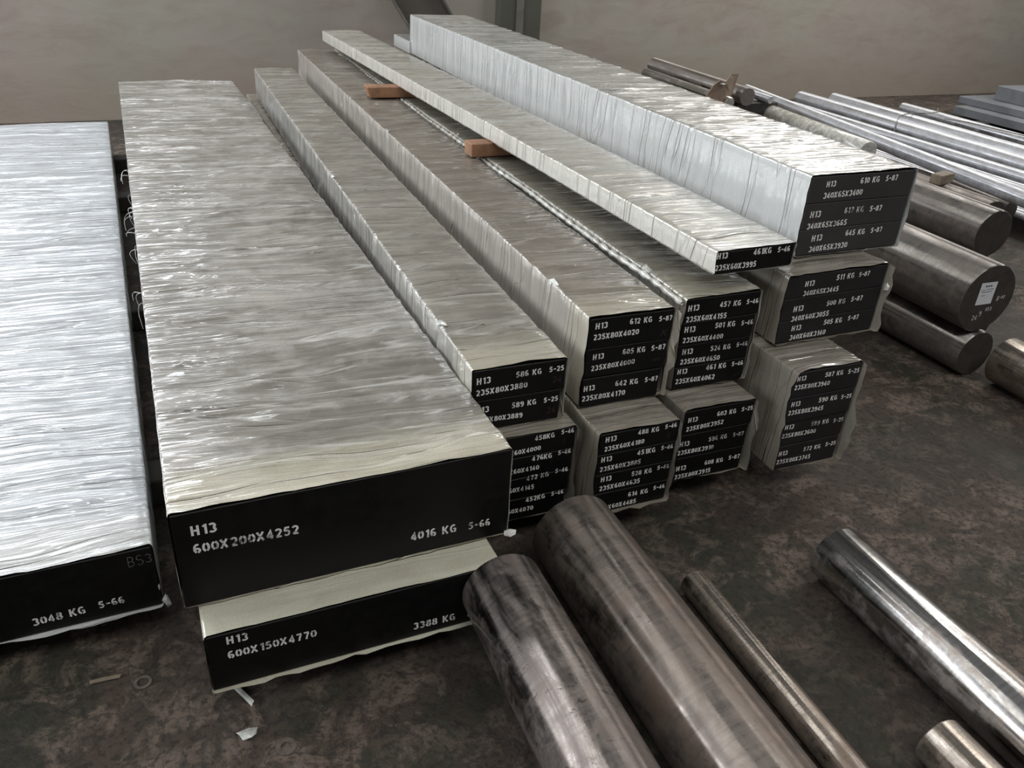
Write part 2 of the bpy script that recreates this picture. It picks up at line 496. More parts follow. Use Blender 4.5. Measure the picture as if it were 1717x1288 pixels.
GL = {
    '0': [arc(.30, .5, .20, .40, 102, 258, 12), arc(.30, .5, .20, .40, 78, -78, 12)],
    '1': [[(.32, 0), (.32, 1)], [(.14, .74), (.25, .90)]],
    '2': [arc(.28, .68, .20, .22, 160, -20, 8) + [(.30, .30), (.12, .10)], [(.10, .09), (.53, .09)]],
    '3': [arc(.27, .72, .20, .19, 150, -75, 9), arc(.27, .29, .22, .20, 75, -150, 9)],
    '4': [[(.40, 0), (.40, .28)], [(.40, .42), (.40, 1), (.10, .36), (.10, .30)], [(.04, .27), (.54, .27)]],
    '5': [[(.12, .91), (.50, .91)], [(.15, .84), (.13, .52)], [(.15, .52)] + arc(.26, .33, .22, .24, 95, -140, 10)],
    '6': [arc(.32, .50, .22, .42, 60, 250, 12), arc(.29, .29, .20, .21, 150, -78, 10)],
    '7': [[(.08, .91), (.54, .91)], [(.50, .84), (.36, .45), (.28, 0)]],
    '8': [arc(.30, .72, .17, .19, 100, 260, 8), arc(.30, .72, .17, .19, 80, -80, 8),
          arc(.30, .28, .20, .20, 100, 260, 8), arc(.30, .28, .20, .20, 80, -80, 8)],
    '9': [arc(.28, .50, .22, .42, -120, 70, 12), arc(.31, .71, .20, .21, 330, 102, 10)],
    'H': [[(.10, 0), (.10, 1)], [(.52, 0), (.52, 1)], [(.22, .5), (.42, .5)]],
    'K': [[(.10, 0), (.10, 1)], [(.54, 1), (.26, .5), (.56, 0)]],
    'G': [arc(.34, .5, .24, .41, 50, 265, 12), [(.40, .07), (.55, .12), (.55, .46), (.36, .46)]],
    'X': [[(.06, .02), (.54, .98)], [(.06, .98), (.24, .62)], [(.36, .38), (.54, .02)]],
    '-': [[(.10, .48), (.48, .48)]],
    ' ': [],
    'B': [[(.1, 0), (.1, 1)], [(.1, 1)] + arc(.25, .75, .24, .25, 90, -90) + [(.1, .5)], arc(.25, .26, .28, .26, 90, -90) + [(.1, 0)]],
    'S': [arc(.3, .75, .22, .24, 40, 270) + arc(.3, .26, .24, .26, 90, -140)],
}
ADV = {'1': .52, ' ': .50, '-': .60, 'X': .78, 'K': .76, 'G': .78, 'H': .76}


def stroke(V, F, pts, wd, y):
    n = len(pts)
    b = len(V)
    for i, p in enumerate(pts):
        p0 = pts[max(i - 1, 0)]; p1 = pts[min(i + 1, n - 1)]
        dx, dz = p1[0] - p0[0], p1[1] - p0[1]
        L = math.hypot(dx, dz) or 1
        nx, nz = -dz / L * wd / 2, dx / L * wd / 2
        V.append((p[0] + nx, y, p[1] + nz)); V.append((p[0] - nx, y, p[1] - nz))
    for i in range(n - 1):
        F.append((b + 2 * i, b + 2 * i + 1, b + 2 * i + 3, b + 2 * i + 2))


def lettering(strings, y, weight=0.19):
    """strings: (text, x, z, width, slope) on the plane y"""
    V = []; F = []
    for txt, x, z, wid, sl in strings:
        adv = [ADV.get(c, .68) for c in txt]
        s = wid / (sum(adv) - .08)
        hgt = s * 0.93
        cx = 0
        for c, ad in zip(txt, adv):
            for st in GL[c]:
                pts = [(x + (cx + px) * s, z + pz * hgt + (cx + px) * s * sl) for px, pz in st]
                stroke(V, F, pts, weight * s, y)
            cx += ad
    return V, F


# ---------------------------------------------------------------- wrapped bundles
def wrap_mesh(W, H, L, seed, amp, slant=0.05, ext=(0.0, 0.0, 0.0, 0.0), jag=0.004, fine_to=None, joints=(), edge_lump=0.0,
              ends=None, bow=0.0, left_fold=0.0, lshift=None):
    """film tube round a W x H x L bundle. ext = film beyond the steel face on (left, top, right, bottom)"""
    rng = np.random.default_rng(seed)
    r = 0.006
    P = []                                           # (x, z, nx, nz, side)
    ds = 0.021
    def seg(x0, z0, x1, z1, nx, nz, sd):
        n = max(2, int(math.hypot(x1 - x0, z1 - z0) / ds))
        for i in range(n + 1):
            t = i / n
            P.append((x0 + (x1 - x0) * t, z0 + (z1 - z0) * t, nx, nz, sd))
    seg(0, r, 0, H - r, -1, 0, 0)
    P.append((r * .29, H - r * .29, -.707, .707, .5))
    seg(r, H, W - r, H, 0, 1, 1)
    P.append((W - r * .29, H - r * .29, .707, .707, 1.5))
    seg(W, H - r, W, r, 1, 0, 2)
    P.append((W - r * .29, r * .29, .707, -.707, 2.5))
    seg(W - r, 0, r, 0, 0, -1, 3)
    P.append((r * .29, r * .29, -.707, -.707, 3.5))
    P = np.array(P + [P[0]])
    X, Z, NX, NZ, SD = P.T
    s = np.concatenate([[0], np.cumsum(np.hypot(np.diff(X), np.diff(Z)))])
    if fine_to and fine_to < L:
        Y = np.concatenate([np.arange(0, fine_to, 0.0052), np.linspace(fine_to, L, int((L - fine_to) / 0.03) + 2)])
    else:
        Y = np.arange(0, L, 0.0052 if L < 4.4 else 0.0056)
        Y = np.append(Y, L)
    S, YY = np.meshgrid(s, Y)
    yw = YY + slant * (S - H) + 0.020 * lattice(rng, S / 0.33, YY / 0.30) + 0.008 * lattice(rng, S / 0.11, YY / 0.10)
    n1 = facet(rng, S / 0.8 + 50, yw / 0.075)
    n2 = facet(rng, S / 0.35, yw / 0.034)
    n3 = lattice(rng, S / 0.5, yw / 0.16)
    n4 = lattice(rng, S / 0.045, YY / 0.035)
    ridge = (1 - np.abs(lattice(rng, S / 0.8 + 9, yw / 0.05))) ** 10
    mask = 0.5 + 0.5 * lattice(rng, S / 0.4, YY / 0.35)
    d = amp * (0.0040 * ridge + 0.0052 * n1 + 0.0021 * n2 * (0.3 + 1.1 * mask) + 0.0010 * n3 + 0.0004 * n4)
    # overlap steps of the spiral winding
    ph = (yw / 0.115) % 1.0
    d = d + amp * 0.0012 * (ph ** 6)
    topf = (SD == 1)
    sidef = (SD == 0) | (SD == 2)
    d = d * np.where(sidef, 0.32, 1.0)
    for zj in joints:
        d = d - np.where(sidef, 0.0020 * np.exp(-((Z - zj) / 0.004) ** 2), 0) * (0.4 + 0.6 * mask)
    # taut over the long corners
    ce = np.minimum(np.minimum(X, W - X) + np.where((SD == 1) | (SD == 3), 0, 9), 9)
    cz = np.minimum(Z, H - Z) + np.where((SD == 0) | (SD == 2), 0, 9)
    cd = np.minimum(ce, cz)
    cd = np.where(SD % 1 != 0, 0, cd)
    d = d * (0.30 + 0.70 * np.clip(cd / 0.045, 0, 1))[None, :]
    d = np.maximum(d, -0.0018 - 0.0012 * topf)
    if left_fold:
        d = d + np.where((SD == 0) | (SD == .5), left_fold * np.maximum(0, lattice(rng, S / 0.08, yw / 0.05)) * 1.0, 0)
    if edge_lump:
        d = d + edge_lump * np.where((SD == .5), np.maximum(0, lattice(rng, S * 0, YY / 0.09)), 0)
    # film end at the front: ragged and standing proud by ext
    e = np.interp(np.clip(SD, 0, 3.5), [0, .5, 1, 1.5, 2, 2.5, 3, 3.5], [ext[0], max(ext[0], ext[1]) * .7, ext[1], max(ext[1], ext[2]) * .7, ext[2], max(ext[2], ext[3]) * .7, ext[3], ext[3]])
    jr = lattice(rng, s / 0.014, s * 0 + 3) * .6 + lattice(rng, s / 0.05, s * 0 + 9)
    front = -(e * (0.75 + 0.45 * lattice(rng, s / 0.035, s * 0 + 1))) + jag * jr * np.where(SD == 1, 0.8, 1.0)
    Yv = YY.copy()
    fade = np.clip(1 - YY / 0.03, 0, 1)
    Yv = Yv + front[None, :] * fade
    d = d * (1 - 0.5 * fade)
    out = np.where(YY < 1e-6, 0.0, 0.0)
    xs = X[None, :] + NX[None, :] * d
    if lshift:
        zz = [q[0] for q in lshift][::-1]; xx = [q[1] for q in lshift][::-1]
        sh = np.interp(Z, zz, xx)
        xs = xs + np.where((SD < 1) | (SD == 3.5), np.minimum(sh, 0), 0)[None, :]
    zs = Z[None, :] + NZ[None, :] * d * np.where(SD == 3, 0.15, 1.0)[None, :]
    zs = np.maximum(zs, -0.0005)
    if ends:                                          # width of the far end and shift
        t = YY / L
        wsc = 1 + (ends[0] / W - 1) * t
        xs = xs * wsc + ends[1] * t
    if bow:
        xs = xs + bow * np.sin(YY / L * math.pi)
    V = np.stack([xs, Yv, zs], -1).reshape(-1, 3)
    ny, nx_ = YY.shape
    idx = np.arange(ny * nx_).reshape(ny, nx_)
    a = idx[:-1, :-1].ravel(); b = idx[:-1, 1:].ravel(); c = idx[1:, 1:].ravel(); dd = idx[1:, :-1].ravel()
    F = np.stack([a, dd, c, b], -1)
    UV = np.stack([S.ravel(), YY.ravel()], -1)
    return V, F, UV


def crumple(parent, loc, size, name='film_knot', seed=1, mat='shreds'):
    rng = random.Random(seed)
    bm = bmesh.new()
    bmesh.ops.create_icosphere(bm, subdivisions=1, radius=1.0)
    for v in bm.verts:
        k = 0.25 + 1.15 * rng.random()
        v.co = Vector((v.co.x * size[0] * k, v.co.y * size[1] * k, v.co.z * size[2] * k)) + Vector(loc)
    return bm_obj(name, bm, M[mat], parent)


def bundle(key, name, label, cat, group, mat, nplates, paint='paint', shifts=None, amp=1.0, ext=(0, 0, 0, 0), jag=0.004,
           slant=0.05, fine_to=None, seed=1, heights=None, ends=None, left_fold=0.0, edge_lump=0.0, plate_len=None, rz=None, bow=0.0):
    (x, y, z, yaw, L, W, H), texts = DATA[key]
    if rz is not None: yaw = rz
    root = empty(name, (x, y, z), yaw)
    tag(root, label, cat, group)
    hs = heights or [1.0 / nplates] * nplates
    joints = []
    acc = H
    for h in hs[:-1]:
        acc -= h * H
        joints.append(acc)
    ls = None
    if shifts:
        ls = []; acc = H
        for q, hh in zip(shifts, hs):
            ls += [(acc - .004, q[0] * .3), (acc - hh * H + .004, q[0] * .3)]; acc -= hh * H
    V, F, UV = wrap_mesh(W, H, L, seed, amp, slant, ext, jag, fine_to, joints, edge_lump, ends, bow, left_fold, ls)
    mesh_obj('film_wrap', V, F, M[mat], root, UV, True)
    zt = H - 0.0045
    for i in range(nplates):
        zb = zt - hs[i] * (H - 0.0065)
        dx, dy = (shifts[i] if shifts else (0, 0))
        pl = (plate_len[i] if plate_len else L - 0.05)
        bm = box_bm(0.003 + .3 * dx, W - 0.003 + dx, dy, pl, zb + 0.0006, zt - 0.0006, 0.0016)
        p = bm_obj('steel_plate' if nplates > 1 else 'steel_block', bm, M[paint], root)
        if ends:
            k = ends[0] / W
            for v in p.data.vertices:
                t = v.co.y / L
                v.co.x = v.co.x * (1 + (k - 1) * t) + ends[1] * t + (0.0045 * t)
        ss = [(t[1], t[2], t[3], t[4], t[5]) for t in texts if t[0] == i]
        if ss:
            lim = W - 0.007 + dx
            mx = max(q[1] + q[3] for q in ss)
            for q in ss:
                if mx > lim and q[1] > W * .3: q = (q[0], q[1] - (mx - lim), q[2], q[3], q[4])
                TV, TF = lettering([q], dy - 0.0007)
                mesh_obj('stencil_lettering', TV, TF, M['stencil'], p)
        zt = zb
    return root


# measured bundles: (x, y, z, yaw, length, width, height), stencilled strings per plate
DATA = {
 'B': ((-0.0599, 1.2536, 0.2233, 0.0071, 4.1317, 0.6444, 0.2169), [
  (0,'H13',0.0329,0.1619,0.0437,-0.030),(0,'600X200X4252',0.0319,0.1219,0.1852,-0.023),(0,'4016 KG',0.4317,0.0385,0.0976,-0.030),(0,'5-66',0.5543,0.0335,0.0488,-0.030),]),
 'LB': ((-0.0353, 1.1753, 0.0795, 0.0383, 3.5000, 0.5761, 0.1400), [
  (0,'H13',0.0374,0.1087,0.0380,-0.030),(0,'600X150X4770',0.0359,0.0727,0.1616,-0.005),(0,'3388 KG',0.3872,0.0209,0.0901,-0.030),(0,'5-66',0.5019,0.0173,0.0450,-0.030),]),
 'A': ((-0.7106, 1.4294, 0.0800, 0.0175, 3.8773, 0.6060, 0.1598), [
  (0,'3048 KG',0.3704,0.0239,0.0946,0.030),(0,'5-66',0.4881,0.0297,0.0480,-0.004),]),
 'C': ((0.5836, 1.4914, 0.3311, -0.0218, 3.9472, 0.2306, 0.1634), [
  (0,'H13',0.0117,0.1239,0.0333,0.030),(0,'586 KG',0.1099,0.1283,0.0634,0.012),(0,'5-25',0.1913,0.1302,0.0374,-0.006),(0,'235X80X3880',0.0107,0.0953,0.1241,0.030),(1,'589 KG',0.1043,0.0488,0.0618,0.017),(1,'5-25',0.1842,0.0497,0.0366,0.016),(1,'235X80X3889',0.0160,0.0231,0.1119,-0.030),(1,'H13',0.0122,0.0483,0.0320,0.030),]),
 'D': ((0.8848, 1.5268, 0.3222, -0.0222, 4.1603, 0.2311, 0.2419), [
  (0,'H13',0.0170,0.2104,0.0318,0.030),(0,'612 KG',0.1127,0.2121,0.0612,-0.011),(0,'5-87',0.1923,0.2102,0.0370,-0.014),(0,'235X80X4020',0.0143,0.1825,0.1219,0.005),(1,'H13',0.0194,0.1288,0.0298,0.030),(1,'605 KG',0.1111,0.1322,0.0636,-0.005),(1,'5-87',0.1905,0.1316,0.0399,0.002),(1,'235X80X4000',0.0172,0.0988,0.1190,0.030),(2,'H13',0.0023,0.0463,0.0302,0.026),(2,'642 KG',0.0954,0.0479,0.0647,-0.030),(2,'5-87',0.1783,0.0464,0.0372,0.000),(2,'235X80X4170',-0.0004,0.0190,0.1195,0.003),]),
 'E': ((1.1675, 1.5569, 0.3049, -0.0200, 4.1550, 0.2298, 0.2610), [
  (0,'H13',0.0103,0.2245,0.0328,0.011),(0,'457 KG',0.1175,0.2251,0.0648,-0.030),(0,'5-46',0.1989,0.2239,0.0367,-0.019),(0,'235X60X4155',0.0087,0.1951,0.1227,-0.021),(1,'H13',0.0102,0.1663,0.0327,-0.030),(1,'501 KG',0.1068,0.1670,0.0633,-0.030),(1,'5-46',0.1881,0.1646,0.0371,-0.030),(1,'235X60X4400',0.0094,0.1370,0.1234,-0.027),(2,'H13',0.0155,0.1026,0.0322,-0.030),(2,'524 KG',0.1120,0.1012,0.0637,-0.030),(2,'5-46',0.1933,0.1017,0.0355,-0.021),(2,'235X60X4650',0.0134,0.0744,0.1228,-0.030),(3,'H13',0.0102,0.0465,0.0302,-0.030),(3,'461 KG',0.1167,0.0460,0.0637,-0.030),(3,'5-46',0.1974,0.0452,0.0370,-0.030),(3,'235X60X4062',0.0080,0.0180,0.1228,-0.028),]),
 'F': ((1.2305, 1.5503, 0.6217, 0.0257, 4.0796, 0.2446, 0.0632), [
  (0,'H13',0.0013,0.0419,0.0323,-0.004),(0,'461KG',0.1120,0.0413,0.0566,-0.005),(0,'5-46',0.1877,0.0406,0.0396,-0.027),(0,'235X60X3995',0.0012,0.0115,0.1262,-0.014),]),
 'G': ((1.5714, 1.6563, 0.5973, -0.0057, 3.6242, 0.3637, 0.2225), [
  (0,'H13',0.0546,0.1885,0.0315,0.024),(0,'610 KG',0.1687,0.1909,0.0669,0.017),(0,'5-87',0.2564,0.1927,0.0425,0.016),(0,'340X65X3400',0.0526,0.1574,0.1327,0.023),(1,'H13',0.0232,0.1076,0.0357,0.013),(1,'617 KG',0.1388,0.1113,0.0681,-0.002),(1,'5-87',0.2277,0.1108,0.0430,-0.006),(1,'340X65X3665',0.0210,0.0756,0.1360,0.018),(2,'H13',0.0474,0.0397,0.0357,0.028),(2,'645 KG',0.1628,0.0463,0.0694,-0.006),(2,'5-87',0.2530,0.0471,0.0408,0.020),(2,'340X65X3930',0.0460,0.0095,0.1333,0.021),]),
 'H': ((1.4773, 1.5576, 0.3921, 0.0104, 3.7000, 0.3415, 0.2008), [
  (0,'H13',0.0605,0.1623,0.0307,0.030),(0,'511 KG',0.1632,0.1694,0.0621,0.005),(0,'5-87',0.2408,0.1704,0.0376,0.019),(0,'340X65X3445',0.0606,0.1355,0.1199,0.010),(1,'H13',0.0410,0.0921,0.0328,0.020),(1,'500 KG',0.1512,0.0962,0.0665,-0.006),(1,'5-87',0.2363,0.0985,0.0407,-0.001),(1,'340X60X3055',0.0401,0.0636,0.1280,0.018),(2,'H13',0.0498,0.0343,0.0321,0.016),(2,'505 KG',0.1582,0.0390,0.0655,-0.012),(2,'5-87',0.2433,0.0408,0.0387,-0.001),(2,'340X60X3140',0.0495,0.0071,0.1238,0.013),]),
 'I': ((1.4412, 1.4167, 0.0801, -0.0085, 3.8000, 0.2225, 0.3078), [
  (0,'H13',0.0073,0.2791,0.0285,0.013),(0,'587 KG',0.0978,0.2780,0.0609,-0.030),(0,'5-25',0.1747,0.2754,0.0386,-0.030),(0,'235X80X3940',0.0041,0.2543,0.1167,-0.030),(1,'H13',0.0084,0.2031,0.0294,-0.030),(1,'590 KG',0.0987,0.2011,0.0635,-0.030),(1,'5-25',0.1756,0.1982,0.0361,-0.030),(1,'235X80X3945',0.0040,0.1777,0.1177,-0.030),(2,'H13',0.0093,0.1298,0.0298,-0.030),(2,'589 KG',0.1003,0.1258,0.0618,-0.030),(2,'5-25',0.1778,0.1219,0.0349,-0.015),(2,'235X80X3600',0.0049,0.1036,0.1154,-0.030),(3,'H13',0.0094,0.0465,0.0295,-0.022),(3,'572 KG',0.1013,0.0457,0.0599,-0.027),(3,'5-25',0.1773,0.0464,0.0367,-0.030),(3,'235X80X3745',0.0076,0.0199,0.1168,-0.030),]),
 'J': ((0.8763, 1.4118, 0.0799, -0.0081, 4.3000, 0.2227, 0.2383), [
  (0,'H13',0.0190,0.2107,0.0298,0.029),(0,'488 KG',0.1065,0.2154,0.0591,-0.012),(0,'5-46',0.1813,0.2176,0.0336,0.000),(0,'235X60X4180',0.0184,0.1848,0.1091,0.023),(1,'H13',0.0140,0.1547,0.0293,-0.009),(1,'451KG',0.1128,0.1549,0.0516,-0.012),(1,'5-46',0.1800,0.1562,0.0342,-0.026),(1,'235X60X3885',0.0125,0.1272,0.1140,0.006),(2,'H13',0.0195,0.0959,0.0298,-0.019),(2,'528 KG',0.1101,0.0945,0.0588,-0.018),(2,'5-46',0.1834,0.0971,0.0347,-0.030),(2,'235X60X4635',0.0178,0.0692,0.1148,-0.003),(3,'614 KG',0.1079,0.0318,0.0579,-0.014),(3,'5-46',0.1803,0.0363,0.0335,-0.030),(3,'235X60X4485',0.0201,0.0068,0.1098,0.006),]),
 'K': ((1.1501, 1.4638, 0.0804, -0.0126, 3.9500, 0.2207, 0.2199), [
  (0,'H13',0.0155,0.1818,0.0287,-0.005),(0,'603 KG',0.1039,0.1853,0.0600,-0.006),(0,'5-25',0.1800,0.1863,0.0353,0.001),(0,'235X80X3952',0.0135,0.1550,0.1137,0.029),(1,'H13',0.0021,0.1104,0.0302,-0.024),(1,'596 KG',0.0910,0.1104,0.0585,-0.012),(1,'5-87',0.1676,0.1099,0.0347,-0.022),(1,'235X80X3910',-0.0002,0.0845,0.1118,-0.011),(2,'H13',0.0049,0.0334,0.0306,-0.018),(2,'608 KG',0.0949,0.0351,0.0595,-0.024),(2,'5-87',0.1713,0.0357,0.0364,-0.023),(2,'235X80X3915',0.0040,0.0073,0.1128,0.004),]),
 'L': ((0.5983, 1.4563, 0.0803, -0.0000, 4.1000, 0.2410, 0.2465), [
  (0,'458KG',0.1359,0.2220,0.0514,0.011),(0,'5-46',0.2038,0.2269,0.0335,-0.030),(0,'235X60X4000',0.0429,0.1906,0.1069,0.030),(1,'476KG',0.1388,0.1656,0.0522,-0.015),(1,'5-46',0.2059,0.1688,0.0344,-0.030),(1,'235X60X4140',0.0433,0.1385,0.1064,-0.001),(2,'472 KG',0.1281,0.1110,0.0587,0.023),(2,'5-46',0.2030,0.1169,0.0343,-0.030),(2,'235X60X4145',0.0340,0.0847,0.1065,-0.011),(3,'452KG',0.1305,0.0471,0.0516,0.025),(3,'5-46',0.1982,0.0501,0.0334,0.010),(3,'235X60X4070',0.0343,0.0226,0.1082,-0.023),]),
}

WB = 'wrapped_steel_block'
BB = 'wrapped_plate_bundle'
a_ = bundle('A', WB, 'bluish white film-wrapped flat block at the left edge, marked 3048 KG', 'steel block', None, 'wrap_a', 1,
            amp=1.0, ext=(0, 0, .006, .010), slant=0.06, seed=11)
b_ = bundle('B', WB, 'widest film-wrapped block, black end marked 600X200X4252', 'steel block', None, 'wrap_b', 1,
            amp=1.5, ext=(.006, 0, .003, .002), slant=0.10, seed=12, ends=(0.615, 0.004), jag=0.003)
lb_ = bundle('LB', WB, 'cloth-wrapped block lowest in front, marked 600X150X4770, under the widest block', 'steel block', None,
             'wrap_lb', 1, amp=0.35, ext=(.009, 0, 0, .010), slant=0.02, seed=13, fine_to=0.7, jag=0.002, rz=.006)
c_ = bundle('C', BB, 'narrow wrapped bundle of two plates right of the widest block, marked 586 KG', 'steel bundle', None,
            'wrap_c', 2, amp=1.5, ext=(0, 0, .003, 0), seed=14, shifts=[(0, 0), (-.008, 0.001)], slant=0.30, left_fold=.003, edge_lump=.004)
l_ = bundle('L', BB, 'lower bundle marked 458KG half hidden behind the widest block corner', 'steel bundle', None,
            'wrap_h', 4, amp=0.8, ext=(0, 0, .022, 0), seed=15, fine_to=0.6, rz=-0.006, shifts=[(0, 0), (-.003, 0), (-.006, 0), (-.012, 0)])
d_ = bundle('D', BB, 'brown dusty wrapped bundle of three plates marked 612 KG', 'steel bundle', None,
            'wrap_d', 3, amp=1.2, ext=(0, 0, .030, 0), seed=16, shifts=[(0, 0), (-.006, 0.001), (-.016, -0.002)], slant=0.12,
            left_fold=.004, edge_lump=.003)
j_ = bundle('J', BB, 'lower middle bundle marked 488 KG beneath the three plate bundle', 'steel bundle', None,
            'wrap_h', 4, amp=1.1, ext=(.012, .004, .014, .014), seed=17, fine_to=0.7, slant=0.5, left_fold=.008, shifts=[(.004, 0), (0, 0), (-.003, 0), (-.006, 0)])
e_ = bundle('E', BB, 'olive dusty wrapped bundle of four plates marked 457 KG', 'steel bundle', None,
            'wrap_e', 4, rz=-0.011, amp=0.9, ext=(0, 0, .006, 0), seed=18, shifts=[(0, 0), (-.003, 0), (-.005, 0.001), (-.007, 0)], slant=0.08)
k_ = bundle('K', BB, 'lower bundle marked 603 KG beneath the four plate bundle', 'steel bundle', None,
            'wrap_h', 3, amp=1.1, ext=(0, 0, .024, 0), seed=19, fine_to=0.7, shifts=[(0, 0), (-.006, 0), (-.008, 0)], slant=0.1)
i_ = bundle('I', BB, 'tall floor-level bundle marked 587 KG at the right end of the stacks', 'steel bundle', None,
            'wrap_h', 4, 'paint_haze_tint', amp=.8, ext=(0, .003, .026, 0), seed=20, fine_to=0.9, jag=0.006, slant=-0.15,
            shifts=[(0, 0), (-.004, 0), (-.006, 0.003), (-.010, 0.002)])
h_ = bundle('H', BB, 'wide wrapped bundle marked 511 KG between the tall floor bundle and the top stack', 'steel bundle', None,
            'wrap_h', 3, 'paint_haze_tint', rz=0.0, amp=1.2, ext=(0, .004, .028, .008), seed=21, fine_to=0.9, jag=0.006, slant=-0.05)
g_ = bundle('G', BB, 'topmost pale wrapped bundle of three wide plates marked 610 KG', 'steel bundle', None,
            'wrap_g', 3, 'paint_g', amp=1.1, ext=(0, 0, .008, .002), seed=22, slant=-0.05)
f_ = bundle('F', 'wrapped_steel_plate', 'single thin wrapped plate on wooden spacers, marked 461KG', 'steel plate', None,
            'wrap_f', 1, amp=0.9, ext=(0, 0, .003, 0), seed=23, slant=0.05)

# thin lowest plate of the top stack sticks out further at the back
bm_obj('rear_plate_end', box_bm(-0.02, 0.34, 3.60, 3.93, 0.003, 0.075, 0.004), M['wrap_g'], g_)

# chalk marks on black ends
def scrawl(parent, lines, wd, mat, y=-0.0009):
    V = []; F = []
    for p in lines: stroke(V, F, p, wd, y)
    return mesh_obj('chalk_mark', V, F, M[mat], parent)


def child(o, nm, k=0):
    return sorted([c for c in o.children if c.name.startswith(nm)], key=lambda c: c.name)[k]


def word(txt, x, z, s):
    L = []; cx = x
    for c in txt:
        for st in GL[c]: L.append([(cx + p[0] * s, z + p[1] * s) for p in st])
        cx += 0.68 * s
    return L


scrawl(child(a_, 'steel_block'), word('BS3', 0.555, 0.117, 0.024), 0.0014, 'chalk')
scrawl(child(d_, 'steel_plate'), [[(.197, .172), (.215, .188)], [(.200, .188), (.212, .170)]], .0022, 'chalk_red')
scrawl(child(c_, 'steel_plate'), word('24', .197, .100, .018), .0018, 'chalk_red')
scrawl(child(c_, 'steel_plate', 1), word('24', .188, .020, .018), .0018, 'chalk_red')
scrawl(child(e_, 'steel_plate', 3), [[(.190, .012), (.197, .020), (.203, .016), (.209, .026)]], .0016, 'chalk_red')
scrawl(child(d_, 'steel_plate', 1), [[(.185, .108), (.193, .103), (.203, .112)], [(.190, .109), (.205, .107)]], .0018, 'chalk_red')
scrawl(child(d_, 'steel_plate', 2), word('7', .186, .012, .022), .0018, 'chalk_red')
scrawl(child(l_, 'steel_plate'), word('2', .205, .200, .014), .0015, 'chalk_red')
scrawl(child(j_, 'steel_plate'), word('4', .190, .190, .015), .0015, 'chalk_red')

# loose threads of the woven sheet hanging off the left edge of the widest block
rng = random.Random(3)
paths = []
for k in range(16):
    y = rng.choice([rng.uniform(1.35, 1.85), rng.uniform(1.0, 2.6)])
    z = 0.21 - rng.random() * 0.03
    p = Vector((0.0, y, z)); pts = [p.copy()]
    d = Vector((-0.8 - rng.random(), rng.uniform(-.9, .9), rng.uniform(-.6, .5)))
    n = rng.randint(5, 10)
    for i in range(n):
        p = p + d * 0.0042
        d += Vector((rng.uniform(-.15, .55), rng.uniform(-.9, .9), -0.32))
        pts.append(p.copy())
    paths.append(pts)
V, F = tube_mesh(paths, 0.0008, 4)
th = mesh_obj('loose_threads', V, F, M['shreds'], b_)
th['kind'] = 'stuff'
th['label'] = 'frayed white threads'
V, F = tube_mesh([[(.300, .25, .2206), (.296, .235, .2215), (.299, .222, .2206)], [(.193, -.001, .214), (.192, -.004, .206), (.188, -.005, .199)]], .0007, 4)
crumple(b_, (.648, -.006, .004), (.012, .010, .006), 'torn_film_tip', 5)
crumple(a_, (.612, -.004, .012), (.010, .008, .016), 'torn_film_tip', 6)
crumple(a_, (.604, -.005, .055), (.004, .006, .014), 'torn_film_tip', 7)
crumple(c_, (.004, .235, .168), (.014, .022, .010), 'film_knot', 8)
crumple(c_, (.002, 1.55, .166), (.007, .016, .007), 'film_knot', 9)
crumple(d_, (.004, .215, .243), (.013, .030, .009), 'film_knot', 10)
crumple(d_, (.003, 1.9, .244), (.007, .018, .006), 'film_knot', 15)
crumple(e_, (.004, .195, .266), (.016, .018, .009), 'film_knot', 11)
crumple(e_, (.004, 1.72, .264), (.010, .014, .010), 'film_knot', 12)
crumple(c_, (.11, 1.95, .165), (.006, .012, .003), 'film_scrap', 13)
crumple(h_, (.338, -.014, .135), (.006, .012, .012), 'torn_film_tip', 14)

# rolled lip of film between the three-plate and four-plate bundles
pts = []
rng = random.Random(9)
V = []; F = []
n = 260
for i in range(n + 1):
    y = -0.002 + i * (4.0 / n)
    rr = 0.0075 + 0.0022 * math.sin(i * 1.7) + rng.uniform(-.0012, .0012)
    if i == 0: rr *= .6
    for j in range(8):
        q = 2 * math.pi * j / 8
        V.append((-0.012 + rr * math.cos(q) + 0.002 * math.sin(i * .21), y, 0.250 + rr * 1.1 * math.sin(q) + 0.003 * math.sin(i * .13)))
for i in range(n):
    for j in range(8):
        F.append((i * 8 + j, i * 8 + (j + 1) % 8, (i + 1) * 8 + (j + 1) % 8, (i + 1) * 8 + j))
F.append(tuple(range(8))); F.append(tuple(n * 8 + j for j in range(8))[::-1])
o = mesh_obj('rolled_film_lip', V, F, M['film_clear'], e_, None, True)

# wooden spacers under the thin plate
def wood_block(loc, rz, sx, sy, sz, label, mat='wood', tilt=0.0):
    o = empty('wooden_block', loc, rz)
    bm = box_bm(0, sx, 0, sy, 0, sz, 0.003)
    for v in bm.verts:
        if v.co.x < 0.1 * sx and v.co.z < sz * .4: v.co.x += sz * tilt
    bm_obj('timber', bm, M[mat], o)
    return tag(o, label, 'wooden block', None)


wood_block((1.015, 4.08, 0.570), -0.03, 0.52, 0.085, 0.050, 'orange-brown wooden spacer farther back under the thin plate', tilt=.25)
wood_block((1.115, 2.925, 0.570), 0.02, 0.50, 0.075, 0.050, 'orange-brown wooden spacer nearer the camera under the thin plate')

# bluish wrapped block far back in the gap
o = empty('wrapped_steel_block', (0.385, 4.80, 0.080), 0.0)
V, F, UV = wrap_mesh(0.245, 0.13, 1.12, 31, 0.8, 0.05)
mesh_obj('film_wrap', V, F, M['wrap_a'], o, UV, True)
bm_obj('steel_block', box_bm(.003, .242, .002, 1.1, .002, .128, .002), M['paint'], o)
tag(o, 'low blue-grey wrapped block far back in the gap beside the widest block', 'steel block')

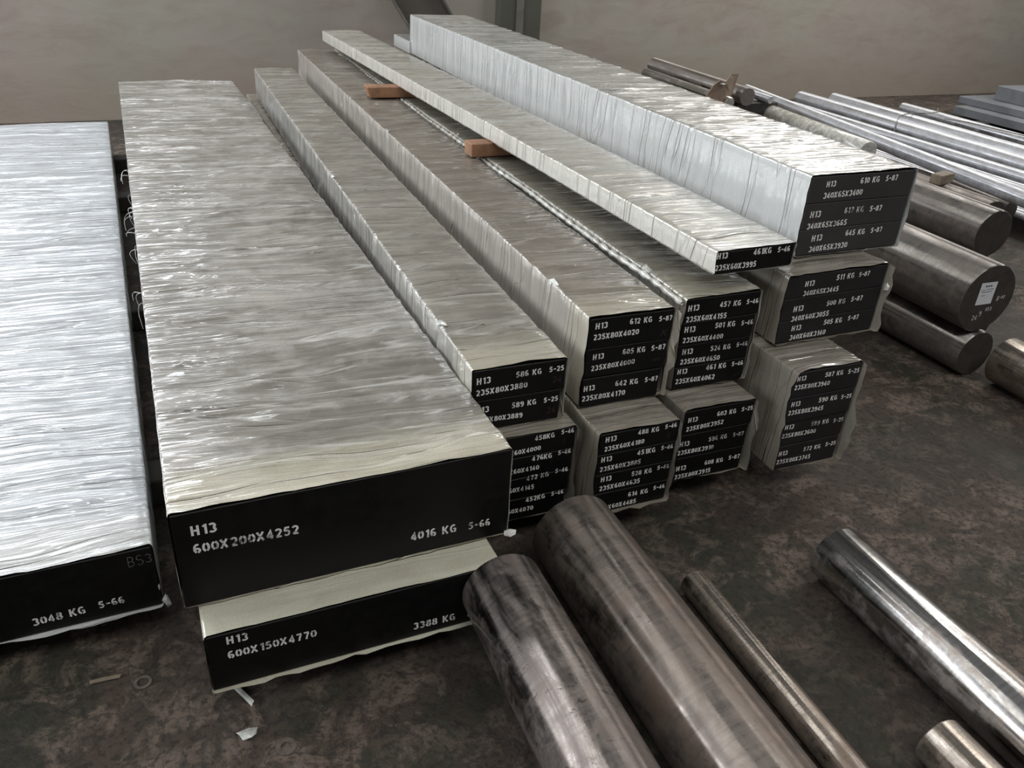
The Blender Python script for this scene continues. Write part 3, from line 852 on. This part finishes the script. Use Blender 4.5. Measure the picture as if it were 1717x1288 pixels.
# ---------------------------------------------------------------- round bars
def bar(name, label, p, yaw, r, length, mat, direction=-1, group=None, seg=72, cat='round bar', chamfer=0.004, tilt=0.0, endmat=None):
    """p = centre of the visible end; runs along -y (direction -1) or +y"""
    o = empty(name, (p[0], p[1], p[2]), yaw)
    o.rotation_euler = (tilt, 0, yaw)
    V = []; F = []
    rings = [(0, r - chamfer), (chamfer, r)] + [(length * k / 4, r) for k in range(1, 4)] + [(length - chamfer, r), (length, r - chamfer)]
    for yy, rr in rings:
        for j in range(seg):
            q = 2 * math.pi * j / seg
            V.append((rr * math.cos(q), direction * yy, rr * math.sin(q)))
    for i in range(len(rings) - 1):
        for j in range(seg):
            f = (i * seg + j, i * seg + (j + 1) % seg, (i + 1) * seg + (j + 1) % seg, (i + 1) * seg + j)
            F.append(f if direction > 0 else f[::-1])
    me_o = mesh_obj('steel_bar', V, F, M[mat], o, None, True)
    me_o.location.y = 0
    # flat end discs
    for k, nm in ((0, 'end_face'), (len(rings) - 1, 'end_face')):
        yy, rr = rings[k]
        DV = [(rr * math.cos(2 * math.pi * j / seg), direction * yy, rr * math.sin(2 * math.pi * j / seg)) for j in range(seg)]
        fc = tuple(range(seg))
        if (direction > 0) == (k > 0): fc = fc[::-1]
        mesh_obj(nm, DV, [fc], endmat or M[mat], o)
    tag(o, label, cat, group)
    return o


dark_end = plain('sawn_dark_end', (0.045, 0.038, 0.033), 0.7, 0.1, 0.12, 20, 0.0006)
bar('round_steel_bar', 'mottled thick round bar lying nearest the front blocks, leftmost of the front bars', (.5365, 1.171, .1655), -.021, .0848, 2.1, 'bar_spotted', seg=96)
for k, y in enumerate((.95, -.45)):
    o = empty('timber_chock', (.550, y, 0), 0)
    bm_obj('timber', box_bm(-.03, .03, -.04, .04, 0, .080, .003), M['wood_dark'], o)
    tag(o, ['dark timber chock under the far end of the leftmost front bar', 'dark timber chock under the near end of the leftmost front bar'][k], 'chock')
bar('round_steel_bar', 'thickest scored round bar in front of the lower middle bundle', (.795, 1.352, .102), -.012, .102, 2.3, 'bar_scored', seg=96)
bar('round_steel_bar', 'slim bronze-toned round bar right of the thickest scored bar', (1.023, 1.165, .033), -.021, .033, 2.2, 'bar_slim')
bar('round_steel_bar', 'bright polished round bar alone on the floor at the right', (1.378, 1.102, .071), -.012, .071, 2.2, 'bar_mirror')
bar('round_steel_bar', 'round bar end just entering the frame at the bottom right', (1.207, .627, .050), 0, .050, 1.6, 'bar_slim')

# right-hand heap of dark bars
BG = None
bar('round_steel_bar', 'dark round bar topmost of the right heap, blank sawn end', (3.02, 2.145, .372), -.030, .096, 3.6, 'bar_black', 1, BG, endmat=dark_end)
nb = bar('round_steel_bar', 'dark round bar with a white paper label on its end', (2.592, 1.781, .300), -.023, .1245, 3.8, 'bar_black', 1, BG, endmat=dark_end, seg=96)
bar('round_steel_bar', 'dark floor-level round bar beneath the labelled bar', (2.62, 1.774, .086), .0, .086, 4.0, 'bar_black', 1, BG, endmat=dark_end)
bar('round_steel_bar', 'grey round bar running off the right edge below the heap', (2.672, 1.70, .091), -.045, .085, 2.0, 'bar_slim', -1, BG)
bar('round_steel_bar', 'brown floor bar wedged right of the labelled bar', (2.81, 1.95, .095), .0, .095, 3.9, 'bar_brown', 1, BG, endmat=dark_end)
bar('round_steel_bar', 'brown bar in the heap behind the topmost blank-ended bar', (3.40, 2.45, .290), -.0, .098, 2.2, 'bar_brown', 1, BG, endmat=dark_end)
for k, (x, y, z) in enumerate(((3.01, 2.2, .095), (3.205, 2.4, .095), (3.40, 2.5, .095), (3.60, 2.6, .095))):
    bar('round_steel_bar', ['dark floor bar first behind the brown wedged bar', 'dark floor bar second in the bottom row of the heap',
                            'dark floor bar third in the bottom row of the heap', 'dark floor bar last in the bottom row of the heap'][k],
        (x, y, z), 0, .095, 3.7, 'bar_brown', 1, 'bottom row of the dark bar heap', endmat=dark_end, seg=40)
for k, y in enumerate((2.75, 3.9, 5.2)):
    o = empty('timber_sleeper', (3.06, y, .192))
    bm_obj('beam', box_bm(-.22, .22, -.04, .04, 0, .080, .003), M['wood_grey'], o)
    tag(o, ['grey batten inside the dark bar heap, nearest', 'grey batten inside the dark bar heap, middle', 'grey batten inside the dark bar heap, farthest'][k],
        'batten', 'battens inside the bar heap')

# label and chalk on the end of the labelled bar
lab = mesh_obj('paper_label', [(-.052, -.0012, -.020), (.022, -.0012, -.020), (.022, -.0012, .062), (-.052, -.0012, .062)], [(0, 1, 2, 3)], M['label_paper'], nb)
V = []; F = []
for k in range(3): stroke(V, F, [(-.030 + k * .011, .048), (-.023 + k * .011, .049)], .006, -.0018)
for k, (x0, x1, z) in enumerate(((-.046, -.028, .034), (-.022, .012, .036), (-.042, .004, .027), (-.036, -.020, .014))):
    stroke(V, F, [(x0, z), (x1, z + .001)], .0016, -.0018)
mesh_obj('printed_lines', V, F, M['ink'], lab)
V = []; F = []
for st in word('8', .043, -.014, .020) + word('-07', .056, -.008, .013) + word('H13', .008, -.048, .014) + word('24', -.046, -.078, .020) + word('9', -.018, -.066, .022):
    stroke(V, F, st, .0018, -.0012)
o = mesh_obj('chalk_mark', V, F, M['stencil'], nb)

wood_block((3.33, 2.70, .388), .25, .115, .055, .045, 'small pale wooden block resting on the brown bars at the right', 'wood_grey')

# polished bars behind
SG = 'polished bars behind the dark heap'
bar('round_steel_bar', 'thick polished silver bar at the front of the rear pile, tied with wire', (5.17, 5.80, .150), -.012, .060, 4.4, 'bar_silver', -1, SG)
bar('round_steel_bar', 'polished silver bar second from the left at the top of the rear pile', (5.46, 5.72, .150), -.018, .055, 4.4, 'bar_silver', -1, SG)
bar('round_steel_bar', 'thin grey bar beside the far plates, rightmost of the rear pile', (5.78, 5.26, .165), -.02, .040, 4.0, 'bar_silver', -1, SG)
bar('round_steel_bar', 'slender silver bar just left of the thick polished bar', (4.93, 5.62, .130), .0, .040, 4.0, 'bar_silver', -1, SG)
bar('round_steel_bar', 'long brown bar running between the silver bars and the dark heap', (4.15, 2.90, .145), .0, .055, 2.6, 'bar_brown', 1, SG, endmat=dark_end)
rng = random.Random(5)
ORD = 'first second third fourth fifth sixth seventh eighth ninth tenth eleventh twelfth thirteenth'.split()
for k in range(13):
    x = 4.26 + k * .046
    bar('thin_steel_rod', '%s thin polished rod from the long brown bar, in the flat layer' % ORD[k], (x, 5.2 + rng.uniform(-.3, .3), .106 + rng.uniform(0, .003)),
        0, .0195, 4.2, 'bar_silver', -1, 'flat layer of thin polished rods', 20, 'steel rod', .002)
bar('round_steel_bar', 'silver bar lying askew across the top of the rear pile', (4.50, 5.68, .255), -.155, .042, 3.0, 'bar_silver', -1, None)
bar('wrapped_round_bar', 'film-wrapped pale round bar beside the askew silver bar', (4.10, 5.25, .255), -.10, .062, 1.5, 'film_clear', -1, None)
bar('round_steel_bar', 'dull thick bar far back beyond the topmost bundle', (3.80, 5.98, .398), -.04, .060, 1.28, 'bar_brown', -1, None)
bar('round_steel_bar', 'pale slim bar far back tucked beside the dull thick bar', (3.62, 5.80, .374), -.04, .036, 1.15, 'bar_mirror', -1, None)
bar('round_steel_bar', 'thin light rod far back above the dull thick bar', (4.02, 5.85, .364), -.03, .026, 1.1, 'bar_silver', -1, None)
for k, (x, y, hx, z1) in enumerate(((4.95, 5.0, 1.0, .085), (4.95, 3.4, 1.0, .085), (3.74, 5.40, .36, .335), (3.74, 4.85, .36, .335))):
    o = empty('timber_sleeper', (x, y, 0))
    if k < 2:
        bm_obj('beam', box_bm(-hx, hx, -.05, .05, 0, z1, .003), M['wood_dark'], o)
    else:
        o.location.z = .192
        bm_obj('beam', box_bm(-hx, hx, -.05, .05, 0, z1 - .192, .003), M['wood_dark'], o)
    tag(o, ['dark sleeper under the rear polished bars, farther', 'dark sleeper under the rear polished bars, nearer',
            'dark timber bearing the far-back bars, farther', 'dark timber bearing the far-back bars, nearer'][k], 'sleeper', 'sleepers under the rear bars')

# tie wire round the polished bars
pts = [(5.06, 4.62, .10), (5.10, 4.66, .19), (5.18, 4.72, .222), (5.32, 4.80, .218), (5.46, 4.84, .216), (5.60, 4.86, .205), (5.70, 4.84, .215), (5.74, 4.88, .235), (5.78, 4.90, .225)]
V, F = tube_mesh([pts, [(5.58, 4.66, .208), (5.64, 4.50, .214), (5.70, 4.3, .205), (5.75, 3.9, .205)]], .0045, 6)
o = mesh_obj('tie_wire', V, F, M['wire'])
tag(o, 'bent steel tie wire looped over the polished rear bars', 'wire')

# cardboard and film scrap standing among the far bars
o = empty('torn_cardboard', (3.42, 4.62, .335), .3)
V = [(-.12, 0, -.02), (.04, -.03, -.05), (.20, .03, -.03), (.27, .06, .06), (.31, .06, .20), (.20, .04, .21), (.10, .0, .17), (.01, -.02, .19), (-.04, -.01, .16), (-.08, 0, .10)]
V2 = [(x, y + .008, z) for x, y, z in V]
n = len(V)
mesh_obj('sheet', V + V2, [tuple(range(n)), tuple(range(2 * n - 1, n - 1, -1))] + [(i, i + n, (i + 1) % n + n, (i + 1) % n) for i in range(n)], M['cardboard'], o)
crumple(o, (.05, -.01, .165), (.035, .02, .008), 'film_scrap', 21)
tag(o, 'torn brown cardboard sticking up among the far bars', 'cardboard')

# grey plates at the far right
def slab(loc, rz, sx, sy, sz, label):
    o = empty('grey_steel_plate', loc, rz)
    bm_obj('plate', box_bm(0, sx, 0, sy, 0, sz, .004), M['plate_grey'], o)
    return tag(o, label, 'steel plate', None)


for k, y in enumerate((3.4, 5.2)):
    o = empty('timber_sleeper', (7.3, y, 0))
    bm_obj('beam', box_bm(-.7, 1.4, -.05, .05, 0, .03, .002), M['wood_dark'], o)
    tag(o, ['sleeper under the far grey plates, nearer', 'sleeper under the far grey plates, farther'][k], 'sleeper', 'sleepers under the grey plates')
slab((6.72, 2.2, .03), 0, .75, 3.35, .07, 'lowest long grey plate beside the far right wall')
slab((6.90, 2.4, .102), .01, .75, 3.25, .06, 'thin grey plate lying on the lowest plate at far right')
slab((7.05, 4.95, .163), -.02, 1.5, .50, .12, 'thick grey plate laid crosswise on top at far right')

# ---------------------------------------------------------------- litter on the floor
o = empty('wood_splinter', (-.005, 1.253, .004), 0)
V = [(0, 0, 0), (.006, .006, .006), (.040, -.062, .005), (.034, -.070, 0), (.002, -.004, .006), (.036, -.068, .006)]
me = bmesh.new()
for v in V: me.verts.new(v)
bmesh.ops.convex_hull(me, input=list(me.verts))
bm_obj('splinter', me, M['shreds'], o)
tag(o, 'pale splinter lying just below the lowest front block', 'splinter')
o = empty('wood_splinter', (-.258, 1.348, .003), 0)
me = bmesh.new()
for v in [(0, 0, 0), (.001, .006, .003), (.058, .004, .002), (.055, -.003, 0), (.03, .004, .005)]: me.verts.new(v)
bmesh.ops.convex_hull(me, input=list(me.verts))
bm_obj('splinter', me, M['wood_grey'], o)
tag(o, 'thin brown splinter on the floor below the left block', 'splinter')
o = empty('film_scrap', (.011, 1.125, .002), 0)
crumple(o, (0, 0, .002), (.024, .012, .003), 'scrap', 33)
tag(o, 'small white torn scrap on the floor below the splinter', 'scrap')


def ring(loc, ro, ri, label):
    V = []; F = []; n = 40
    for r_, z_ in ((ro, 0), (ro, .002), (ri, .002), (ri, 0)):
        for j in range(n):
            q = 2 * math.pi * j / n
            V.append((r_ * math.cos(q), r_ * math.sin(q), z_))
    for i in range(4):
        for j in range(n):
            F.append((i * n + j, i * n + (j + 1) % n, ((i + 1) % 4) * n + (j + 1) % n, ((i + 1) % 4) * n + j))
    o = empty('flat_ring', loc)
    mesh_obj('ring', V, F, M['rust_ring'], o)
    return tag(o, label, 'ring')


ring((-.162, 1.319, 0), .017, .011, 'dull flat metal ring on the floor under the left block')
ring((.075, 1.073, 0), .019, .010, 'dull flat ring on the floor at the bottom left of the front bars')
